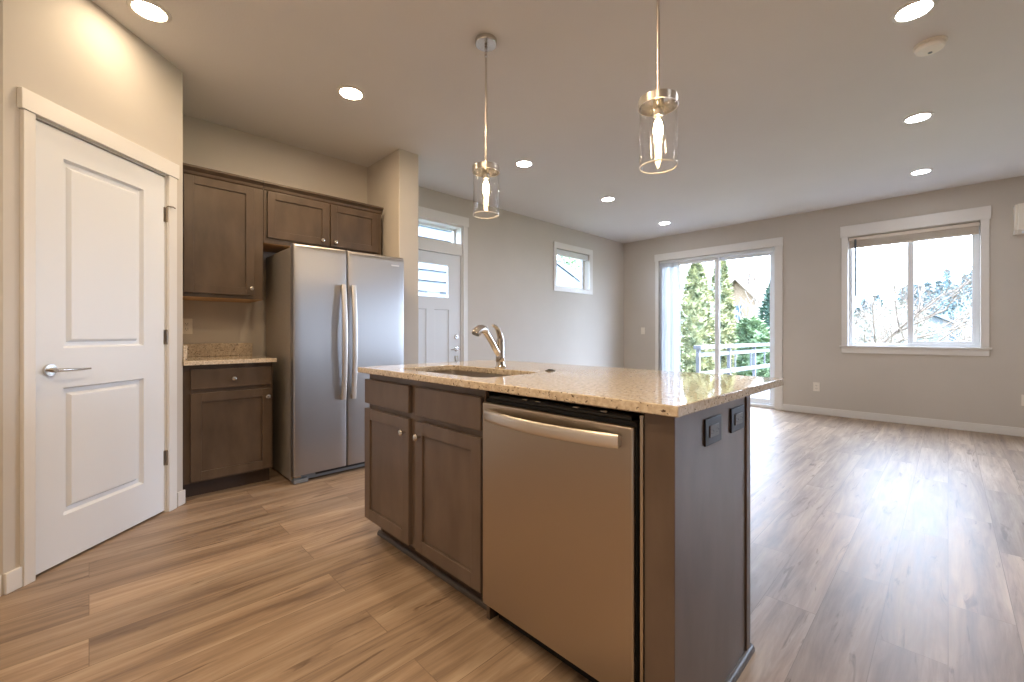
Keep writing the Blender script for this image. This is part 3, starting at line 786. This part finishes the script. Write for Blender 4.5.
ho = hd.build('spray_head', M['chrome'], fa, smooth=True)
n_ = MB(); n_.tube([(-0.1625, 0, 0.175), (-0.165, 0, 0.170)], 0.019, 20); n_.build('spray_face', M['greyplastic'], ho, smooth=True)
lv = MB(); lv.tube([(0.004, 0, 0.145), (-0.006, 0, 0.172), (-0.018, 0, 0.196), (-0.034, 0, 0.212), (-0.054, 0, 0.219)], [0.020, 0.018, 0.0155, 0.012, 0.009], 14, 0.7)
lv.build('lever', M['chrome'], fa, smooth=True)
ac = thing('air_switch', 'small round dark cap on the island countertop right of the faucet', 'switch', (1.542, 1.312, CZ1))
MB().lathe([(0.024, 0), (0.024, 0.003), (0.019, 0.005)], n=24).build('flange', M['slot'], ac, smooth=True)
MB().lathe([(0.013, 0.0045), (0.013, 0.008), (0.0005, 0.0085)], n=20).build('button', M['black'], ac, smooth=True)

# ------------------------------------------------------------------ wall air conditioner at the right edge
mini = thing('air_conditioner', 'white wall-mounted air conditioner at the upper right edge', 'air conditioner', (XB, -0.485, 2.124), R90)
m = MB(); prof = [(0.0, 0.0), (-0.13, 0.0), (-0.175, 0.03), (-0.19, 0.08), (-0.19, 0.27), (-0.175, 0.298), (-0.15, 0.303), (0, 0.303)]
m.loops([[(x, y, z) for y, z in prof] for x in (0.02, 0.80)])
m.build('housing', M['plate'], mini, 0.006)
for xa, xb in ((0.0, 0.02), (0.80, 0.82)):
    m = MB(); m.loops([[(x, y, z) for y, z in [(0, 0.004), (-0.12, 0.004), (-0.165, 0.032), (-0.178, 0.08), (-0.178, 0.265), (-0.165, 0.292), (-0.145, 0.297), (0, 0.297)]] for x in (xa, xb)])
    m.build('end_cap', M['plate'], mini, 0.004)
box(0.05, 0.77, -0.170, -0.120, -0.004, 0.012).build('louver', M['vinyl'], mini, 0.003)

# ------------------------------------------------------------------ outdoors
M['deck'] = noise_tint(pmat('grey deck boards', lin((150, 150, 152)), 0.7), lin((60, 62, 66)), lin((80, 82, 86)), 4, (1, 12, 1))
M['railing'] = pmat('pale grey painted railing', lin((104, 106, 112)), 0.6)
M['lawn'] = noise_tint(pmat('lawn', lin((90, 100, 60)), 0.9), lin((70, 82, 46)), lin((112, 118, 78)), 3)
M['arb'] = noise_tint(pmat('arborvitae leaves', lin((120, 124, 84)), 0.7), lin((74, 88, 58)), lin((176, 174, 132)), 5)
M['bush'] = noise_tint(pmat('shrub leaves', lin((84, 110, 74)), 0.7), lin((64, 90, 62)), lin((130, 150, 112)), 5)
M['pine'] = noise_tint(pmat('conifer needles', lin((50, 80, 62)), 0.8), lin((40, 66, 58)), lin((76, 104, 84)), 4)
M['hazepine'] = noise_tint(pmat('haze-tinted conifer needles', lin((84, 104, 108)), 0.9), lin((76, 98, 104)), lin((98, 118, 122)), 0.6)  # bluish haze of distance put into the needle colour
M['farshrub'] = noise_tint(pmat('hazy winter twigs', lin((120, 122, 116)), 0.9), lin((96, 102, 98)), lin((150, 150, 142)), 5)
M['bark'] = noise_tint(pmat('bark', lin((96, 84, 74)), 0.9), lin((76, 66, 58)), lin((120, 106, 94)), 8)
M['barkpale'] = noise_tint(pmat('pale bark', lin((150, 140, 130)), 0.9), lin((120, 112, 104)), lin((170, 160, 150)), 8)
M['tan'] = pmat('tan siding', lin((122, 104, 84)), 0.8)
M['houseroof'] = noise_tint(pmat('roof shingles', lin((92, 98, 106)), 0.9), lin((80, 86, 94)), lin((104, 110, 116)), 6)
M['housetrim'] = pmat('house trim', lin((110, 100, 90)), 0.7)
M['darkglass'] = pmat('dark house window', lin((70, 84, 92)), 0.1)
M['whitehouse'] = pmat('pale siding', lin((98, 106, 114)), 0.8)

def leaves(prof, n, size, seed, droop=0.0):
    """foliage mass: jittered leaf sprays through the outer shell of a lathe profile (r(z) from 0..1)"""
    rnd = random.Random(seed); m = MB()
    for i in range(n):
        u = rnd.random(); r, z = prof(u)
        a = rnd.uniform(0, 2 * PI); rr = r * (0.72 + 0.36 * rnd.random() ** 0.7)
        p = Vector((rr * math.cos(a), rr * math.sin(a), z + rnd.uniform(-.05, .05)))
        out = Vector((math.cos(a), math.sin(a), rnd.uniform(-0.2, 0.9) - droop)).normalized()
        side = out.cross(Vector((rnd.uniform(-1, 1), rnd.uniform(-1, 1), 1))).normalized()
        s_ = size * rnd.uniform(0.6, 1.3)
        m.add([tuple(p - side * s_ * 0.4), tuple(p + out * s_ * 0.6 - side * s_ * .25), tuple(p + out * s_ * 1.3), tuple(p + out * s_ * .6 + side * s_ * .35), tuple(p + side * s_ * 0.4)], [(0, 1, 2, 3, 4)])
    return m
def core(prof, k, m, f=0.78):
    m.lathe([(max(prof(i / k)[0] * f, 0.01), prof(i / k)[1]) for i in range(k + 1)], n=14)
def column_tree(name, loc, h, r, mat, label, n=2600, size=0.13, seed=1, shape='column', cat='tree', group=None):
    t = thing(name, label, cat, loc, 0, group)
    if shape == 'column': prof = lambda u: (r * (min(1, 0.75 + u * 1.2) if u < 0.25 else 1.0) * (1 - max(0, (u - 0.62) / 0.38) ** 2.2 * 0.93), 0.15 + h * u)
    elif shape == 'cone': prof = lambda u: (r * (1 - u) ** 0.85 * (0.80 + 0.20 * abs(math.sin(u * h * 3.1))) + 0.02, 0.25 + h * u)
    else: prof = lambda u: (r * math.sqrt(max(0.0, 1 - (2 * u - 1) ** 2)) + 0.02, 0.1 + h * u)
    m = leaves(prof, n, size, seed, 0.5 if shape == 'cone' else 0.0); core(prof, 14, m)
    m.build('foliage', mat, t)
    MB().lathe([(max(0.05, r * 0.12), 0), (max(0.04, r * 0.08), h * 0.6)], n=8).build('trunk', M['bark'], t, smooth=True)
    return t
struct('deck', box(XB + 0.16, XB + 3.6, -4.2, 3.9, -0.20, -0.06), M['deck'])
lw = box(-60, 140, -90, 120, -2.6, -2.4); struct('ground', lw, M['lawn'])
# neighbour's lap siding beside the entry door
nb = thing('neighbor_house', 'pale lap-sided house wall close outside the entry door glass', 'house', (0, 7.0, -2.4))
m = MB()
for k in range(32):
    z = k * 0.205
    m.loops([[(x, y, zz) for y, zz in [(0.0, z), (0.03, z + 0.205), (0.06, z + 0.205), (0.06, z)]] for x in (1.0, 6.4)])
m.build('lap_siding', M['whitehouse'], nb)
box(1.0, 6.4, 0.06, 5.0, 0, 6.5).build('wall_body', M['whitehouse'], nb)
m = MB(); m.prism([(0.8, 6.5), (6.7, 6.5), (6.7, 6.62), (3.75, 8.4), (0.8, 6.62)], -0.35, 5.4); m.build('roof', M['houseroof'], nb)
# white house beyond the small window
nh = thing('neighbor_house', 'pale house with dark roof edges seen through the small high window', 'house', (10.4, 10.0, -2.4))
m = MB(); m.prism([(0, 0), (4.4, 0), (4.4, 5.0), (1.6, 6.05), (0, 5.45)], 0, 6); m.build('wall_body', M['whitehouse'], nh)
m = MB(); m.prism([(-0.4, 5.32), (1.6, 6.07), (4.9, 4.83), (4.9, 4.90), (1.6, 6.14), (-0.4, 5.39)], -0.05, 6.4); m.build('roof', M['houseroof'], nh)
box(2.2, 3.2, -0.04, 0.0, 4.6, 5.2).build('window', M['darkglass'], nh)
column_tree('broadleaf_tree', (22.8, 17.6, -2.4), 9.4, 1.7, M['bush'], 'green tree crown at the top of the small high window', 3000, 0.16, 41, 'ball')
# deck railing
rl = thing('deck_railing', 'pale grey deck railing seen through the sliding door', 'railing', (7.859, 3.203, -0.06), math.atan2(-0.276, 3.981))
RLEN = 4.0
box(0, RLEN, -0.07, 0.07, 0.86, 0.93).build('top_rail', M['railing'], rl, 0.004)
box(0, RLEN, -0.02, 0.02, 0.72, 0.80).build('upper_rail', M['railing'], rl, 0.003)
box(0, RLEN, -0.03, 0.03, 0.36, 0.44).build('bottom_rail', M['railing'], rl, 0.003)
for x in (0.05, 1.35, 2.65, 3.95): box(x - 0.03, x + 0.03, -0.03, 0.03, 0, 0.86).build('post', M['railing'], rl, 0.003)
for k in range(4):
    x = 0.05 + 0.8 * (k + 1)
    if min(abs(x - q) for q in (1.35, 2.65, 3.95)) > 0.06: box(x - 0.012, x + 0.012, -0.012, 0.012, 0.44, 0.72).build('baluster', M['railing'], rl)

G0 = -2.4
column_tree('arborvitae', (11.2, 4.58, G0), 5.25, 0.38, M['arb'], 'tall yellow-green arborvitae left of the meeting stile in the sliding door', 7000, 0.075, 3)
column_tree('arborvitae', (12.2, 4.33, G0), 5.45, 0.30, M['arb'], 'tall narrow arborvitae right of the meeting stile in the sliding door', 6500, 0.075, 4)
column_tree('cypress_tree', (14.735, 3.66, G0), 5.0, 0.42, M['pine'], 'dark green pointed conifer at the right edge of the sliding door', 5200, 0.08, 5, 'column')
column_tree('garden_shrub', (13.4, 3.95, G0), 3.8, 0.6, M['bush'], 'rounded light green shrub in front of the tan house', 4200, 0.10, 6, 'ball', 'shrub')
column_tree('garden_shrub', (12.2, 2.4, G0), 2.9, 0.45, M['bush'], 'low green shrub behind the deck railing', 3600, 0.10, 8, 'ball', 'shrub')

def bare_tree(loc, h, label, seed, mat, spread=0.6, lean=(0, 0), depth=5, r0=0.09, group=None):
    rnd = random.Random(seed); t = thing('bare_tree', label, 'tree', loc, 0, group)
    tr_ = MB(); br = MB()
    def grow(p, d, L, r, lev):
        tgt = tr_ if lev == 0 else br
        pts = [p]; dd = d.copy()
        for k in range(3):
            dd = (dd + Vector((rnd.uniform(-.16, .16), rnd.uniform(-.16, .16), rnd.uniform(-.04, .12)))).normalized()
            pts.append(pts[-1] + dd * (L / 3))
        tgt.tube([tuple(q) for q in pts], [r, r * .88, r * .78, r * .66], 5 if lev < 2 else 4)
        if lev >= depth: return
        for c_ in range(4 if lev < 2 else 3):
            q = pts[rnd.choice((1, 2, 3, 3))] if lev else pts[rnd.choice((2, 3, 3))]
            nd = (dd + Vector((rnd.uniform(-1, 1), rnd.uniform(-1, 1), rnd.uniform(-.35, .6))) * spread * 1.35).normalized()
            grow(q, nd, L * rnd.uniform(.6, .82), r * .58, lev + 1)
    grow(Vector((0, 0, 0)), Vector((lean[0], lean[1], 1)).normalized(), h * 0.36, r0, 0)
    tr_.build('trunk', mat, t, smooth=True); br.build('branches', mat, t, smooth=True)
    return t
bare_tree((16.8, 5.5, G0), 6.6, 'leafless tree with fine branches in front of the tan house', 11, M['barkpale'], r0=0.12)
bare_tree((13.6, 2.62, G0), 6.4, 'leafless tree whose twigs reach in from the left of the wide window', 12, M['bark'], 0.75, (0, -0.3), 6, 0.06)
bare_tree((27.0, 2.0, G0), 5.6, 'pale leafless tree behind the left pane of the wide window', 13, M['barkpale'], 0.7)
bare_tree((29.0, -0.9, G0), 5.2, 'pale leafless tree in front of the far gabled roof', 14, M['barkpale'], 0.75)

# tan house behind the sliding door
th = thing('neighbor_house', 'tan gabled house behind the garden beyond the sliding door', 'house', (19.0, 6.1, G0), R90)
m = MB(); m.prism([(-0.62, 0), (0.62, 0), (0.62, 5.0), (0.0, 5.66), (-0.62, 5.0)], 0, 4.0); m.build('gable_wing', M['tan'], th)
m = MB(); m.prism([(-0.80, 4.82), (0.0, 5.70), (0.80, 4.82), (0.80, 4.95), (0.0, 5.86), (-0.80, 4.95)], -0.3, 4.2); m.build('gable_roof', M['housetrim'], th)
box(0.62, 1.75, 0.8, 6.0, 0, 4.45).build('main_wall', M['tan'], th)
m = MB(); m.loops([[(x, y, z) for y, z in [(0.4, 4.35), (3.4, 6.1), (6.4, 4.35), (6.4, 4.48), (3.4, 6.25), (0.4, 4.5)]] for x in (0.66, 2.0)]); m.build('main_roof', M['houseroof'], th)
w = box(-0.30, 0.16, -0.05, 0.0, 4.05, 4.65); w.build('window', M['darkglass'], th)
box(0.95, 1.45, 0.75, 0.8, 3.2, 4.1).build('window', M['darkglass'], th)
m = MB(); m.prism([(0.30, 5.25), (0.36, 6.15), (0.42, 6.18), (0.98, 5.0), (0.9, 4.96), (0.40, 5.95)], 0.2, 0.35); m.build('gable_bracket', M['bark'], th)
# far gabled house in the wide window
fh = thing('neighbor_house', 'far gabled house with pale roof low in the wide window', 'house', (40.0, 1.25, G0), R90)
m = MB(); m.prism([(-2.3, 0), (2.3, 0), (2.3, 3.7), (0, 5.0), (-2.3, 3.7)], 0, 10); m.build('wall_body', M['whitehouse'], fh)
m = MB(); m.prism([(-2.7, 3.52), (0, 5.05), (2.7, 3.52), (2.7, 3.70), (0, 5.25), (-2.7, 3.70)], -0.5, 10.5); m.build('roof', M['houseroof'], fh)
box(1.3, 2.0, -0.06, 0, 3.0, 3.65).build('window', M['darkglass'], fh)
# far shrubs and evergreen slope
rnd = random.Random(21)
for k in range(8):
    Y = 8.6 - k * 1.02
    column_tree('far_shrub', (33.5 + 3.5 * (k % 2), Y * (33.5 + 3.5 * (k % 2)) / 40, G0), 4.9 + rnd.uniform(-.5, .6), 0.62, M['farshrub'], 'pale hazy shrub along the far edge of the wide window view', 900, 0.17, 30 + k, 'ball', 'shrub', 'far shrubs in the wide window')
for i in range(5):
    for j in range(4):
        X = 76 + 8 * i; Y = 10.4 * X / 90 - j * 4.75 - (i * 2 % 5) * 0.95
        right = Y / X < 0.055
        hgt = ((10.9 if right else 7.6) + rnd.uniform(-.7, .7)) * X / 84
        column_tree('evergreen_tree', (X, Y, G0), hgt, 1.75, M['hazepine'], 'tall distant haze-tinted evergreen on the skyline of the wide window', 1100, 0.42, 60 + i * 5 + j, 'cone', 'tree', 'distant evergreens on the skyline')
column_tree('evergreen_tree', (60, 5.4, G0), 7.4, 1.2, M['hazepine'], 'single pointed evergreen rising left of the window mullion', 800, 0.5, 99, 'cone')
# a conifer limb reaching in from the right of the wide window
lb = column_tree('evergreen_tree', (17.0, -2.45, G0), 8.2, 1.9, M['pine'], 'near conifer with sparse boughs at the right edge of the wide window', 900, 0.35, 77, 'cone')

# sampling portals on the window openings (no light of their own)
def portal(loc, rot, w, h_):
    l = bpy.data.lights.new('window_portal', 'AREA'); l.shape = 'RECTANGLE'; l.size = w; l.size_y = h_
    l.cycles.is_portal = True
    o = bpy.data.objects.new('window_portal', l); C.objects.link(o); o.location = loc; o.rotation_euler = rot
portal((XB + 0.17, 2.62, 1.17), (0, PI / 2, 0), 2.33, 1.76)
portal((XB + 0.17, 0.33, 1.62), (0, PI / 2, 0), 1.40, 1.16)
portal((XB + 0.17, -2.45, 1.575), (0, PI / 2, 0), 1.65, 1.8)
portal((5.47, YA + 0.17, 2.09), (-PI / 2, 0, 0), 0.85, 0.58)
